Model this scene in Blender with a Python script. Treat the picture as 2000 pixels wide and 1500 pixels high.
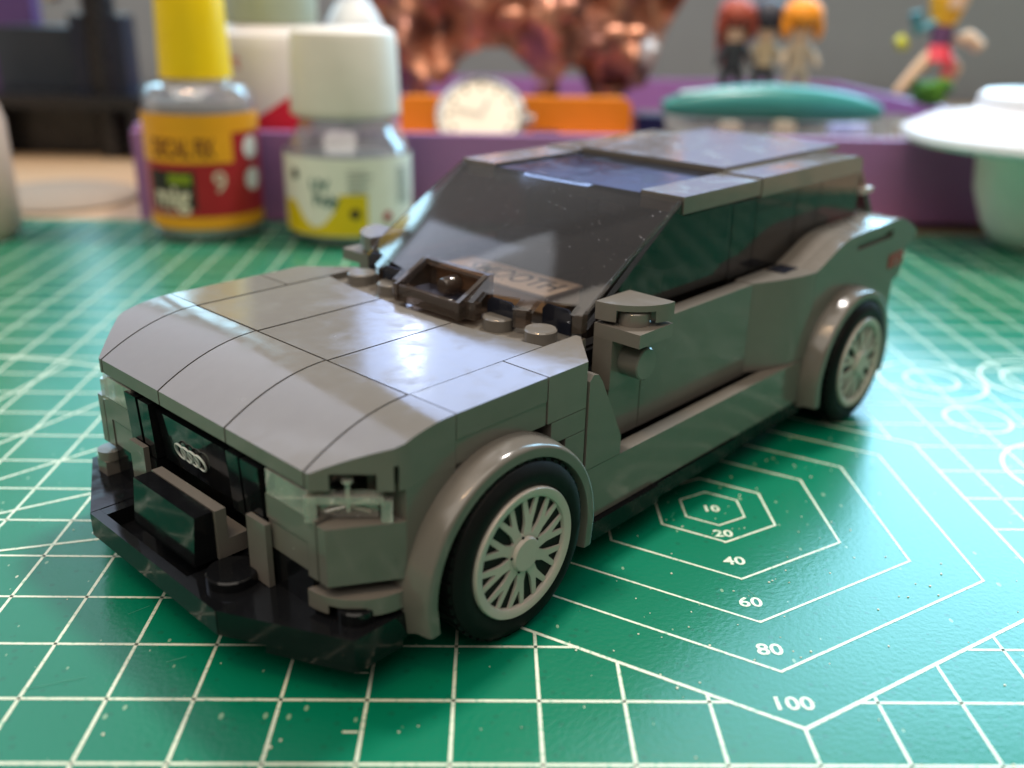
import bpy, bmesh, math, random
from mathutils import Vector, Matrix
random.seed(7)
for o in list(bpy.data.objects): bpy.data.objects.remove(o)
S=bpy.context.scene; COL=S.collection; PI=math.pi; R=math.radians
# ---------------------------------------------------------------- camera (1 unit = 1 cm)
S.unit_settings.scale_length=0.01
cd=bpy.data.cameras.new('camera'); cam=bpy.data.objects.new('camera',cd); COL.objects.link(cam); S.camera=cam
rt=Vector((0.99957,-0.018854,0.022494)); dn=Vector((0.013696,-0.37818,-0.92563)); fw=Vector((0.025959,0.92554,-0.37776))
M=Matrix((( rt.x,-dn.x,-fw.x,4.35595),(rt.y,-dn.y,-fw.y,-7.92358),(rt.z,-dn.z,-fw.z,7.63928),(0,0,0,1)))
cam.matrix_world=M; cd.sensor_width=36; cd.lens=1866.16/2000*36; cd.clip_start=.1; cd.clip_end=600
cd.dof.use_dof=True; cd.dof.focus_distance=12.9; cd.dof.aperture_fstop=0.126; cd.dof.aperture_blades=0
# ---------------------------------------------------------------- room light
w=bpy.data.worlds.new('World'); S.world=w; w.use_nodes=True
bg=w.node_tree.nodes['Background']; bg.inputs[0].default_value=(.56,.51,.46,1); bg.inputs[1].default_value=.21
def area(name,loc,target,sx,sy,power,col):
    l=bpy.data.lights.new(name,'AREA'); l.shape='RECTANGLE'; l.size=sx; l.size_y=sy; l.energy=power; l.color=col
    o=bpy.data.objects.new(name,l); COL.objects.link(o); o.location=loc
    o.rotation_euler=(Vector(target)-Vector(loc)).to_track_quat('-Z','Y').to_euler(); return o
def aim(name,loc,target,sx,sy,L,col): return area(name,loc,target,sx,sy,L*PI*sx*sy,col)
aim('window_and_fill_light',(66,77.5,44),(66,0,44),54,58,9.5,(.38,.74,1))
aim('window_and_fill_light',(28,77.5,51),(28,0,51),20,44,6.5,(.40,.72,1))
aim('window_and_fill_light',(5,77.5,38),(5,0,38),25,28,3.2,(.40,.57,1))
aim('window_and_fill_light',(14,77.5,17.5),(14,0,17.5),44,11,.5,(.28,.42,1))  # added low blue panel, only there to tint the sunroof reflection
aim('window_and_fill_light',(-48,77.5,26),(-48,0,26),54,20,4.0,(.45,.80,1))
aim('ceiling_fill',(-20,-50,96),(-20,-50,0),130,120,1.65,(1,.91,.80))  # added overhead fill panel, stands in for bounce off the ceiling
aim('ceiling_fill',(-78,46,97),(-78,46,0),124,60,1.15,(.84,.90,1))  # added cool panel overhead for the windscreen to reflect
aim('window_and_fill_light',(-85,77.5,80),(-85,0,80),112,76,1.25,(.66,.76,1))  # added unseen upper panel, brightens the left of the windscreen reflection
aim('bench_lamp',(17,27,50),(3,3,0),7,5,200,(1,.95,.90))
for i in range(3):
    l=bpy.data.lights.new('lamp_disc','AREA'); l.shape='DISK'; l.size=(1.7,1.4,2.2)[i]; l.energy=11*PI*PI/4*l.size**2; l.color=(.72,.82,1)
    o=bpy.data.objects.new('lamp_disc',l); COL.objects.link(o); o.location=(-2.6,74,(30.6,28.9,27.0)[i]); o.rotation_euler=(Vector((2,3,3))-o.location).to_track_quat('-Z','Y').to_euler()
for i,(x,y) in enumerate(((-20,-12),(-12,-16),(-6,-14))):
    l=bpy.data.lights.new('ceiling_spot','POINT'); l.energy=7000; l.color=(1,.62,.32); l.shadow_soft_size=.9
    o=bpy.data.objects.new('ceiling_spot',l); COL.objects.link(o); o.location=(x,y,62)
S.view_settings.view_transform='Standard'; S.view_settings.look='None'; S.view_settings.exposure=.50; S.view_settings.gamma=1
S.render.engine='CYCLES'; S.cycles.max_bounces=10; S.cycles.transparent_max_bounces=16; S.cycles.caustics_refractive=False; S.cycles.caustics_reflective=False
# ---------------------------------------------------------------- materials
def nt(name):
    m=bpy.data.materials.new(name); m.use_nodes=True; return m,m.node_tree,m.node_tree.nodes['Principled BSDF']
def coords(t,scale):
    tc=t.nodes.new('ShaderNodeTexCoord'); mp=t.nodes.new('ShaderNodeMapping'); mp.inputs['Scale'].default_value=scale
    t.links.new(tc.outputs['Object'],mp.inputs[0]); return mp.outputs[0]
def plastic(name,col,rough=.18,spec=.5,bump=.002,sc=6,wear=.08,metal=0,coat=0):
    m,t,b=nt(name); b.inputs['Metallic'].default_value=metal
    b.inputs['Specular IOR Level'].default_value=spec; b.inputs['Coat Weight'].default_value=coat
    v=coords(t,(1,1,1))
    n=t.nodes.new('ShaderNodeTexNoise'); n.inputs['Scale'].default_value=sc; n.inputs['Detail'].default_value=5; t.links.new(v,n.inputs[0])
    mr=t.nodes.new('ShaderNodeMapRange'); mr.inputs[3].default_value=max(.02,rough-.05); mr.inputs[4].default_value=rough+.08
    t.links.new(n.outputs[0],mr.inputs[0])
    sm=t.nodes.new('ShaderNodeTexNoise'); sm.inputs['Scale'].default_value=1.9; sm.inputs['Detail'].default_value=9; sm.inputs['Distortion'].default_value=1.2; t.links.new(v,sm.inputs[0])
    s2=t.nodes.new('ShaderNodeMapRange'); s2.inputs[1].default_value=.48; s2.inputs[2].default_value=.68; s2.inputs[3].default_value=0; s2.inputs[4].default_value=.13; t.links.new(sm.outputs[0],s2.inputs[0])
    ad=t.nodes.new('ShaderNodeMath'); ad.operation='ADD'; t.links.new(mr.outputs[0],ad.inputs[0]); t.links.new(s2.outputs[0],ad.inputs[1]); t.links.new(ad.outputs[0],b.inputs['Roughness'])
    mx=t.nodes.new('ShaderNodeMix'); mx.data_type='RGBA'
    mx.inputs[6].default_value=[c*(1-wear) for c in col]+[1]; mx.inputs[7].default_value=[min(1,c*(1+wear)) for c in col]+[1]
    t.links.new(n.outputs[0],mx.inputs[0])
    oi=t.nodes.new('ShaderNodeObjectInfo'); hv=t.nodes.new('ShaderNodeHueSaturation'); vr=t.nodes.new('ShaderNodeMapRange'); vr.inputs[3].default_value=.93; vr.inputs[4].default_value=1.08
    t.links.new(oi.outputs['Random'],vr.inputs[0]); t.links.new(vr.outputs[0],hv.inputs['Value']); t.links.new(mx.outputs[2],hv.inputs['Color']); t.links.new(hv.outputs[0],b.inputs['Base Color'])
    if bump:
        n2=t.nodes.new('ShaderNodeTexNoise'); n2.inputs['Scale'].default_value=3.1; n2.inputs['Detail'].default_value=2; t.links.new(v,n2.inputs[0])
        bp=t.nodes.new('ShaderNodeBump'); bp.inputs['Strength'].default_value=1; bp.inputs['Distance'].default_value=bump
        t.links.new(n2.outputs[0],bp.inputs['Height']); t.links.new(bp.outputs[0],b.inputs['Normal'])
    return m
def scratched(m,amount=.012,dens=3.0):
    """fine scratches and dust specks added to a material's gloss"""
    t=m.node_tree; b=t.nodes['Principled BSDF']; v=coords(t,(1,1,1))
    vo=t.nodes.new('ShaderNodeTexVoronoi'); vo.inputs['Scale'].default_value=dens*3; t.links.new(v,vo.inputs[0])
    cr=t.nodes.new('ShaderNodeMapRange'); cr.inputs[1].default_value=.0; cr.inputs[2].default_value=.035; cr.inputs[3].default_value=1; cr.inputs[4].default_value=0
    t.links.new(vo.outputs['Distance'],cr.inputs[0])
    src=b.inputs['Base Color'].links[0].from_socket
    mx=t.nodes.new('ShaderNodeMix'); mx.data_type='RGBA'; mx.inputs[7].default_value=(.5,.48,.44,1)
    ml=t.nodes.new('ShaderNodeMath'); ml.operation='MULTIPLY'; ml.inputs[1].default_value=.35
    t.links.new(cr.outputs[0],ml.inputs[0]); t.links.new(ml.outputs[0],mx.inputs[0]); t.links.new(src,mx.inputs[6]); t.links.new(mx.outputs[2],b.inputs['Base Color'])
    return m
def glass(name,tint,gloss=.06,rough=.03,body=None,bodyw=.0,bump=.0):
    """thin coloured plastic: tinted see-through, fresnel gloss, a little body colour"""
    m=bpy.data.materials.new(name); m.use_nodes=True; t=m.node_tree; t.nodes.clear()
    out=t.nodes.new('ShaderNodeOutputMaterial'); tr=t.nodes.new('ShaderNodeBsdfTransparent'); tr.inputs[0].default_value=(*tint,1)
    gl=t.nodes.new('ShaderNodeBsdfGlossy'); gl.inputs['Roughness'].default_value=rough
    lw=t.nodes.new('ShaderNodeLayerWeight'); lw.inputs[0].default_value=.5; pw=t.nodes.new('ShaderNodeMath'); pw.operation='POWER'; pw.inputs[1].default_value=4.2; t.links.new(lw.outputs['Facing'],pw.inputs[0])
    fr=t.nodes.new('ShaderNodeMath'); fr.operation='MULTIPLY_ADD'; fr.inputs[1].default_value=.95; fr.inputs[2].default_value=.045; t.links.new(pw.outputs[0],fr.inputs[0])
    df=t.nodes.new('ShaderNodeBsdfDiffuse'); df.inputs[0].default_value=(*(body or tint),1)
    m1=t.nodes.new('ShaderNodeMixShader'); m1.inputs[0].default_value=bodyw; t.links.new(tr.outputs[0],m1.inputs[1]); t.links.new(df.outputs[0],m1.inputs[2])
    m2=t.nodes.new('ShaderNodeMixShader'); ad=t.nodes.new('ShaderNodeMath'); ad.operation='ADD'; ad.use_clamp=True; ad.inputs[1].default_value=gloss-.04
    t.links.new(fr.outputs[0],ad.inputs[0]); t.links.new(ad.outputs[0],m2.inputs[0]); t.links.new(m1.outputs[0],m2.inputs[1]); t.links.new(gl.outputs[0],m2.inputs[2])
    t.links.new(m2.outputs[0],out.inputs[0])
    v=coords(t,(1,1,1)); n=t.nodes.new('ShaderNodeTexNoise'); n.inputs['Scale'].default_value=1.6; t.links.new(v,n.inputs[0])
    vo=t.nodes.new('ShaderNodeTexVoronoi'); vo.inputs['Scale'].default_value=5.5; t.links.new(v,vo.inputs[0])
    cr=t.nodes.new('ShaderNodeMapRange'); cr.inputs[1].default_value=.0; cr.inputs[2].default_value=.10; cr.inputs[3].default_value=.55 if bump else 0; cr.inputs[4].default_value=0
    t.links.new(vo.outputs['Distance'],cr.inputs[0])
    sb=t.nodes.new('ShaderNodeMath'); sb.operation='ADD'; sb.inputs[1].default_value=bodyw; t.links.new(cr.outputs[0],sb.inputs[0]); t.links.new(sb.outputs[0],m1.inputs[0])
    if bump:
        bp=t.nodes.new('ShaderNodeBump'); bp.inputs['Distance'].default_value=bump; t.links.new(n.outputs[0],bp.inputs['Height']); t.links.new(bp.outputs[0],gl.inputs['Normal'])
    return m
GREY=scratched(plastic('dark_grey_brick_plastic',(.143,.131,.115),.11,.55,.0012,5,.05))
BLACK=scratched(plastic('black_brick_plastic',(.0055,.006,.007),.08,.32,.0012,5,.1))
CORE=plastic('black_inner_plastic',(.004,.004,.004),.4,.3,0)
LGREY=plastic('light_grey_wheel_plastic',(.47,.42,.37),.32,.45,.004,9,.05)
RUBBER=plastic('tyre_rubber',(.0035,.0038,.004),.5,.16,.006,20,.2)
SKIRT=plastic('black_skirt_plastic',(.004,.004,.005),.22,.14,.001)
TAN=plastic('tan_brick_plastic',(.60,.40,.24),.3,.4,.004)
TILEW=plastic('pale_printed_tile',(.80,.68,.58),.3,.4,.004)
INK=plastic('dark_print',(.03,.035,.05),.5,.3,0)
SILVER=plastic('silver_print',(.50,.55,.52),.35,.5,0)
RED=plastic('red_clear_plastic',(.32,.012,.012),.2,.5,0)
SMOKE=glass('smoke_clear_plastic',(.36,.28,.23),.04,.05,(.06,.06,.065),.05,.001)
WIND=glass('smoke_windscreen_plastic',(.72,.69,.66),.045,.07,(.42,.43,.47),.035,.0008)
FRAME=glass('brown_clear_plastic',(.56,.47,.40),.07,.06,(.22,.18,.15),.16,.001)
CLEAR=glass('clear_plastic',(.90,.88,.84),.12,.05,(.86,.84,.78),.24,.001)
SUNROOF=plastic('smoke_roof_tile',(.012,.014,.022),.06,.55,.001,4,.2)
# ---------------------------------------------------------------- mesh helpers
def link(name,bm,mat,parent=None,bevel=0,seg=2,smooth=35,recalc=True):
    if bevel:
        es=[e for e in bm.edges if len(e.link_faces)==2 and e.calc_face_angle(0)>R(28)]
        if es: bmesh.ops.bevel(bm,geom=es,offset=bevel,segments=seg,profile=.6,affect='EDGES',clamp_overlap=True)
    if recalc: bmesh.ops.recalc_face_normals(bm,faces=bm.faces)
    me=bpy.data.meshes.new(name); bm.to_mesh(me); bm.free()
    if smooth:
        for p in me.polygons: p.use_smooth=True
        me.set_sharp_from_angle(angle=R(smooth))
    for m in (mat if isinstance(mat,(list,tuple)) else [mat]): me.materials.append(m)
    o=bpy.data.objects.new(name,me); COL.objects.link(o)
    if parent: o.parent=parent
    return o
def tag(o,label,cat,group=None,kind=None):
    if label:o['label']=label
    if cat:o['category']=cat
    if group:o['group']=group
    if kind:o['kind']=kind
    return o
def thing(name,loc,rz,label,cat,group=None):
    o=bpy.data.objects.new(name,None); COL.objects.link(o); o.location=loc; o.rotation_euler=(0,0,rz); o.empty_display_size=.5
    return tag(o,label,cat,group)
ID=lambda p:Vector(p)
CF=lambda p:Vector((p[0],-p[1],p[2]))      # car: X back, Y to its left side, Z up
def a_box(bm,x0,x1,y0,y1,z0,z1,f=ID):
    v=[bm.verts.new(f((x,y,z))) for x in (x0,x1) for y in (y0,y1) for z in (z0,z1)]
    for q in ((0,1,3,2),(4,6,7,5),(0,4,5,1),(2,3,7,6),(0,2,6,4),(1,5,7,3)): bm.faces.new([v[i] for i in q])
def a_prism(bm,pts,ax,a,b,f=ID):
    """extrude a 2d outline along x, y or z"""
    mk={'x':lambda p,t:(t,p[0],p[1]),'y':lambda p,t:(p[0],t,p[1]),'z':lambda p,t:(p[0],p[1],t)}[ax]
    A=[bm.verts.new(f(mk(p,a))) for p in pts]; B=[bm.verts.new(f(mk(p,b))) for p in pts]; n=len(pts)
    bm.faces.new(A); bm.faces.new(B[::-1])
    for i in range(n): bm.faces.new((A[i],B[i],B[(i+1)%n],A[(i+1)%n]))
def a_lathe(bm,prof,c,ax='z',seg=48,f=ID,a0=0,a1=2*PI):
    """prof = (radius, height) list turned round an axis through c"""
    full=abs(a1-a0-2*PI)<1e-6; n=seg if full else seg+1; rings=[]
    for r,h in prof:
        ring=[]
        for i in range(n):
            a=a0+(a1-a0)*i/seg; u,v=r*math.cos(a),r*math.sin(a)
            p={'z':(c[0]+u,c[1]+v,c[2]+h),'y':(c[0]+u,c[1]+h,c[2]+v),'x':(c[0]+h,c[1]+u,c[2]+v)}[ax]
            ring.append(bm.verts.new(f(p)))
        rings.append(ring)
    for A,B in zip(rings,rings[1:]):
        for i in range(seg): bm.faces.new((A[i],A[(i+1)%n],B[(i+1)%n],B[i]))
    for rg,(r,h) in ((rings[0],prof[0]),(rings[-1],prof[-1])):
        if full and r>1e-4: bm.faces.new(rg)
def a_tube(bm,pts,r,seg=8,f=ID,closed=False):
    pts=[Vector(p) for p in pts]; n=len(pts); rings=[]
    for i,p in enumerate(pts):
        d=(pts[(i+1)%n]-pts[i-1]) if closed or 0<i<n-1 else (pts[1]-pts[0] if i==0 else pts[-1]-pts[-2])
        d.normalize(); u=d.orthogonal().normalized() if i==0 else (rings_u-d*rings_u.dot(d)).normalized(); rings_u=u; v=d.cross(u)
        rr=r[i] if isinstance(r,(list,tuple)) else r
        rings.append([bm.verts.new(f(p+(u*math.cos(2*PI*k/seg)+v*math.sin(2*PI*k/seg))*rr)) for k in range(seg)])
    for i in range(n if closed else n-1):
        A,B=rings[i],rings[(i+1)%n]
        for k in range(seg): bm.faces.new((A[k],A[(k+1)%seg],B[(k+1)%seg],B[k]))
    if not closed: bm.faces.new(rings[0]); bm.faces.new(rings[-1][::-1])
def a_ball(bm,c,r,sc=(1,1,1),sub=2,f=ID):
    g=bmesh.ops.create_icosphere(bm,subdivisions=sub,radius=r)
    for v in g['verts']: v.co=f(Vector((v.co.x*sc[0],v.co.y*sc[1],v.co.z*sc[2]))+Vector(c))
def cut(o,cutters):
    """carve boxes out of a finished part"""
    dg=None
    for c in cutters:
        cb=bmesh.new(); c(cb); bmesh.ops.recalc_face_normals(cb,faces=cb.faces); me=bpy.data.meshes.new('tmp'); cb.to_mesh(me); cb.free()
        co=bpy.data.objects.new('tmp',me); COL.objects.link(co); co.parent=o.parent
        md=o.modifiers.new('cut','BOOLEAN'); md.operation='DIFFERENCE'; md.object=co; md.solver='EXACT'
        bpy.context.view_layer.update(); dg=bpy.context.evaluated_depsgraph_get()
        nm=bpy.data.meshes.new_from_object(o.evaluated_get(dg)); o.modifiers.clear(); old=o.data; o.data=nm; nm.name=o.name
        bpy.data.objects.remove(co); bpy.data.meshes.remove(me)
    o.data.set_sharp_from_angle(angle=R(35)); return o
def text_bm(s,size,weight=0,ext=.0):
    cu=bpy.data.curves.new('t','FONT'); cu.body=s; cu.size=size; cu.align_x='CENTER'; cu.align_y='CENTER'; cu.offset=weight; cu.extrude=ext; cu.resolution_u=3
    o=bpy.data.objects.new('t',cu); COL.objects.link(o); bpy.context.view_layer.update()
    me=bpy.data.meshes.new_from_object(o.evaluated_get(bpy.context.evaluated_depsgraph_get()))
    bm=bmesh.new(); bm.from_mesh(me); bpy.data.objects.remove(o); bpy.data.curves.remove(cu); bpy.data.meshes.remove(me); return bm
def text(name,s,size,fn,mat,parent=None,weight=0,ext=0):
    bm=text_bm(s,size,weight,ext)
    for v in bm.verts: v.co=Vector(fn(v.co.x,v.co.y,v.co.z))
    return link(name,bm,mat,parent,smooth=0,recalc=False)
# ================================================================ THE BRICK BUILT CAR
YAW=R(45.932); CAR=thing('brick_car',(2.23149,4.79911,0),YAW,'dark grey estate car built of small bricks parked across the green cutting mat','toy car')
def part(name,bm,mat=None,bevel=.014,parent=None,label=None,**k):
    o=link(name,bm,mat or GREY,parent or CAR,bevel,**k)
    if label:o['label']=label
    return o
def box(name,x0,x1,y0,y1,z0,z1,mat=None,bevel=.014,parent=None,label=None):
    bm=bmesh.new(); a_box(bm,x0,x1,min(y0,y1),max(y0,y1),z0,z1,CF); return part(name,bm,mat,bevel,parent,label)
def prism(name,pts,ax,a,b,mat=None,bevel=.014,parent=None,label=None):
    bm=bmesh.new(); a_prism(bm,pts,ax,a,b,CF); return part(name,bm,mat,bevel,parent,label)
def stud(x,y,z,mat=None,r=.24,h=.17,ax='z',parent=None):
    bm=bmesh.new(); a_lathe(bm,[(r,0),(r,h-.02),(r-.02,h)],(x,y,z),ax,32,CF); return part('stud',bm,mat,0,parent)
T=3.2; G=.016
hz=lambda X: T-.47*max(0,min(1.02,(-.76-X)/1.55))**2
LX=[-.76-1.55*i/10 for i in range(11)]
# bonnet: three curved slopes and the two corner slopes
for y0 in (-2.4,-.8,.8):
    prism('bonnet_slope',[(min(x,-.79),hz(x)) for x in LX]+[(-2.31,2.53),(-2.1,2.50),(-.79,2.50)],'y',y0+G,y0+1.6-G,bevel=.010)
def side_slope(s):
    bm=bmesh.new(); top=[];bot=[]
    def yl(X): return 3.2 if X>-1.60 else 3.2-(-1.60-X)*(.72/.71)
    xs=[-.76-1.55*i/14 for i in range(15)]
    rows=[]
    for x in xs:
        ym=yl(x); rows.append([(x,2.40+G,hz(x)),(x,ym,hz(x)),(x,ym,2.52),(x,2.40+G,2.52)])
    vs=[[bm.verts.new(CF((p[0],s*p[1],p[2]))) for p in r] for r in rows]
    for A,B in zip(vs,vs[1:]):
        for k in range(4): bm.faces.new((A[k],A[(k+1)%4],B[(k+1)%4],B[k]))
    bm.faces.new(vs[0]); bm.faces.new(vs[-1][::-1])
    o=part('corner_slope',bm,bevel=.010)
    def ch(u,d,z): # along the chamfer, inward, height
        X=-2.31+.71*u-.71*d; return None
    def c1(cb):
        P=[(-2.31+.71*u,2.48+.72*u) for u in (.22,.74)]; q=[(P[0][0]-.1,P[0][1]+.1),(P[1][0]-.1,P[1][1]+.1),(P[1][0]+.4,P[1][1]-.4),(P[0][0]+.4,P[0][1]-.4)]
        a_prism(cb,[(a,s*b) for a,b in q],'z',2.3,2.73,CF)
    def c2(cb):
        P=[(-2.31+.71*u,2.48+.72*u) for u in (.93,.985)]; q=[(P[0][0]-.1,P[0][1]+.1),(P[1][0]-.1,P[1][1]+.1),(P[1][0]+.3,P[1][1]-.3),(P[0][0]+.3,P[0][1]-.3)]
        a_prism(cb,[(a,s*b) for a,b in q],'z',2.3,2.83,CF)
    cut(o,[c1,c2])
for s in (1,-1): side_slope(s)
# bonnet tiles with the curved cut against the windscreen
cx=lambda y:1.44+.24*(y/2.4)**2
for y0 in (-2.4,-.8,.8):
    ys=[y0+G+(1.6-2*G)*i/8 for i in range(9)]
    bt=prism('bonnet_tile',[(-.76+G,y0+G)]+[(-.76+G,y0+1.6-G)]+[(cx(y),y) for y in ys[::-1]],'z',2.9,T,bevel=.016); bt.location.z=random.uniform(-.008,.004); bt.rotation_euler=(random.uniform(-.003,.003),random.uniform(-.002,.002),0)
for s in (1,-1):
    box('bonnet_edge_tile',-.76+G,.86-G,s*2.41,s*3.2,2.87,T)
    prism('cowl_corner_block',[(.87,s*2.41),(.87,s*3.2),(1.65,s*3.2),(2.35,s*2.5),(2.35,s*2.41)],'z',2.545,T)
    box('wing_plate',-.76+G,.86-G,s*2.5,s*3.185,2.54,2.862)
    box('wing_plate',.95,1.65,s*2.6,s*3.2,2.225,2.535)
    box('wing_brick',1.25,1.65,s*2.6,s*3.2,1.57,2.215)
    # front side panel, cut round by the wheel arch
    pts=[(-1.52,.75),(-1.52,hz(-1.52)-.07)]+[(-1.52+.19*i,hz(-1.52+.19*i)-.004) for i in range(1,5)]+[(-.77,2.35)]
    arc=[(1.5*math.cos(a),1.05+1.5*math.sin(a)) for a in [R(121+i*59/8) for i in range(9)]]
    prism('front_side_panel',pts+[p for p in arc if p[0]<-.78]+[(-1.505,.75)],'y',s*2.6,s*3.196)
# cowl plate, studs
prism('cowl_plate',[(1.3,-2.4),(1.3,2.4),(2.6,2.4),(2.6,-2.4)],'z',2.86,3.08)
for y in (-2.0,-1.2,1.2,2.0): stud(2.06 if abs(y)>1.5 else 2.04,y,3.08,h=.19)
# inner black body
for a in ((-2.0,11.4,-2.2,2.2,.8,2.5),(1.7,8.1,-2.5,2.5,.8,2.6),(2.6,11.6,-2.36,2.36,2.5,2.86),(-1.6,1.6,-2.3,2.3,2.3,2.86),(1.3,8.1,-2.95,2.95,.8,1.3),(10.9,11.6,-2.9,2.9,1.0,2.8)):
    box('inner_body',*a,mat=CORE,bevel=0)
# ---- nose: grille, rings, lamps
for a,b in ((-1.75,-1.44),(-1.36,-1.09),(.82,1.08),(1.13,1.50)):
    bm=bmesh.new(); a_prism(bm,[(-2.30,1.63),(-2.34,2.45),(-2.1,2.45),(-2.1,1.63)],'y',a,b,CF); part('grille_bar',bm,BLACK,.012)
gp=prism('grille_plate',[(-2.17,1.60),(-2.25,2.36),(-2.05,2.36),(-2.05,1.60)],'y',-1.06,.62,BLACK,.012)
for k in range(4):
    bm=bmesh.new(); a_tube(bm,[(-2.215-.03*math.sin(a)-.012,-.53+.163*k+.125*math.cos(a),1.915+.115*math.sin(a)) for a in [2*PI*i/24 for i in range(24)]],.016,6,CF,True)
    part('ring',bm,SILVER,0,gp,'thin silver ring of a row of four linked rings')
for s in (1,-1):
    hl=box('headlight',-2.31,-1.7,s*1.62,s*2.44,2.16,2.49,CLEAR,.02)
    box('lens_block',-2.27,-2.0,s*1.74,s*2.12,2.21,2.44,CLEAR,.02,hl)
    # clear bar across the corner and the small cross behind it
    bm=bmesh.new()
    P=lambda u,d:(-2.34+.72*u+.7*d,s*(2.44+.72*u-.7*d))
    a_prism(bm,[P(0,0),P(.85,0),P(.85,.18),P(0,.18)],'z',2.35,2.44,CF); a_prism(bm,[P(-.02,-.01),P(.12,-.01),P(.12,.3),P(-.02,.3)],'z',2.12,2.44,CF); a_prism(bm,[P(.82,-.01),P(.95,-.01),P(.95,.3),P(.82,.3)],'z',2.12,2.40,CF)
    part('corner_lamp',bm,CLEAR,.012)
    bm=bmesh.new(); c=P(.46,.05); a_lathe(bm,[(.030,-.14),(.030,.24)],(c[0],c[1],2.38),'z',12,CF); a_lathe(bm,[(.07,.23),(.07,.26)],(c[0],c[1],2.38),'z',12,CF)
    a_tube(bm,[(*P(.2,.1),2.2),(*P(.7,.1),2.36)],.022,8,CF); a_tube(bm,[(*P(.7,.1),2.2),(*P(.2,.1),2.36)],.022,8,CF)
    part('lamp_cross',bm,CLEAR,0,label='small pale grey cross piece inside the corner lamp')
    prism('lamp_block',[P(.14,.12),P(.78,.12),P(.78,.40),P(.14,.40)],'z',2.125,2.30,CLEAR,.02)
    prism('lamp_back',[P(.05,.45),P(1,.45),P(1,.8),P(.05,.8)],'z',2.0,2.75,GREY)
    # L bracket and its inset plate, corner brick
    prism('nose_bracket',[(s*1.57,1.82),(s*1.57,2.14),(s*2.54,2.15),(s*2.54,1.37),(s*2.36,1.37),(s*2.36,1.82)],'x',-2.30,-1.9,bevel=.02)
    box('nose_plate',-2.285,-1.9,s*1.585,s*2.335,1.42,1.80,bevel=.02)
    prism('corner_brick',[(-2.30,s*2.57),(-2.30,s*2.72),(-1.56,s*3.19),(-1.30,s*3.19),(-1.30,s*2.57)],'z',1.37,2.115,bevel=.06)
    # lower tile, quarter tile on a black stud
    if True:
        box('lower_tile',-2.40,-2.32,s*1.26,s*1.66,.91,1.77,bevel=.012); box('intake_block',-2.315,-1.95,s*1.10,s*1.555,.905,1.60,BLACK); box('intake_block',-2.27,-1.95,s*1.58,s*2.40,.905,1.405,BLACK)
    if s==1:
        pts=[(-1.53,2.38)]+[(-1.53-.81*math.cos(a),2.38+.81*math.sin(a)) for a in [R(90*i/14) for i in range(15)]]
        o=prism('quarter_tile',pts,'z',.985,1.215,bevel=.03)
        def qc(cb): a_prism(cb,[(-2.35,2.75),(-2.1,3.15),(-1.9,2.9),(-2.1,2.5)],'z',.9,1.10,CF)
        cut(o,[qc]); stud(-2.0,2.84,.9,BLACK,h=.18)
    else:
        bm=bmesh.new(); a_box(bm,-2.44,-2.16,-2.74,-2.46,.9,1.12,CF); a_lathe(bm,[(.19,0),(.19,.14)],(-2.27,-2.62,1.12),'z',20,CF); part('nose_knob',bm,None,.015,label='small grey stud piece on the splitter corner')
box('nose_back',-2.0,-1.6,-2.6,2.6,.9,2.48,CORE,0)
# ---- number plate block on its bracket
prism('bumper_block',[(-2.80,1.65),(-2.55,1.65),(-2.55,.98),(-2.86,.98),(-2.86,1.05)],'y',-.78,.74,BLACK,.014)
prism('bumper_bracket',[(-2.54,1.66),(-2.39,1.66),(-2.39,1.22),(-2.1,1.22),(-2.1,.97),(-2.54,.97)],'y',-.79,.78,bevel=.02)
# ---- splitter
Z0,Z1=.56,.90
bm=bmesh.new(); a_box(bm,-3.11,-2.97,-1.6,1.6,Z0,Z1,CF); pt=part('splitter_lip',bm,BLACK,.012)
box('splitter_floor',-2.965,-2.3,-1.40,.72,.58,.66,BLACK,.01); box('splitter_block',-2.965,-1.6,.725,1.6,Z0,Z1-.004,BLACK,.012); box('splitter_block',-2.965,-1.6,-1.6,-1.41,Z0,Z1-.004,BLACK,.012)
box('splitter_block',-2.29,-1.6,-1.40,.72,Z0,Z1-.006,BLACK,.012)
bm=bmesh.new(); a_lathe(bm,[(.32,0),(.32,.12),(.30,.14)],(-2.60,1.16,Z1-.004),'z',32,CF); part('stud',bm,BLACK,0)
for s in (1,-1):
    prism('splitter_wedge',[(-3.10,s*1.61),(-2.33,s*3.2),(-1.55,s*3.2),(-1.55,s*1.61)],'z',Z0+.004,Z1+.004,BLACK,.012)
    prism('splitter_under_plate',[(-2.80,s*2.12),(-2.33,s*3.10),(-2.27,s*3.17),(-1.60,s*3.17),(-1.60,s*2.12)],'z',.42,Z0,BLACK,.012)
# ---- wheels
def fender(x0,s):
    path=[(-1,.60)]+[(None,a) for a in [R(180-i*180/36) for i in range(37)]]+[(1,.60)]
    prof=[(2.95,1.58),(3.2,1.60),(3.34,1.578),(3.48,1.552),(3.525,1.538),(3.547,1.515),(3.55,1.49),(3.55,1.385),(3.53,1.37),(3.2,1.35),(2.6,1.35)]
    bm=bmesh.new(); rings=[]
    for p in path:
        ring=[]
        for y,r in prof:
            if p[0] is None: q=(x0+r*math.cos(p[1]),s*y,1.05+r*math.sin(p[1]))
            else: q=(x0+p[0]*r*.97,s*y,p[1]+(.06 if y>3.3 else 0))
            ring.append(bm.verts.new(CF(q)))
        rings.append(ring)
    for A,B in zip(rings,rings[1:]):
        for k in range(len(prof)-1): bm.faces.new((A[k],A[k+1],B[k+1],B[k]))
        bm.faces.new((A[-1],A[0],B[0],B[-1]))
    bm.faces.new(rings[0]); bm.faces.new(rings[-1])
    part('wheel_arch',bm,None,0,smooth=40)
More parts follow.
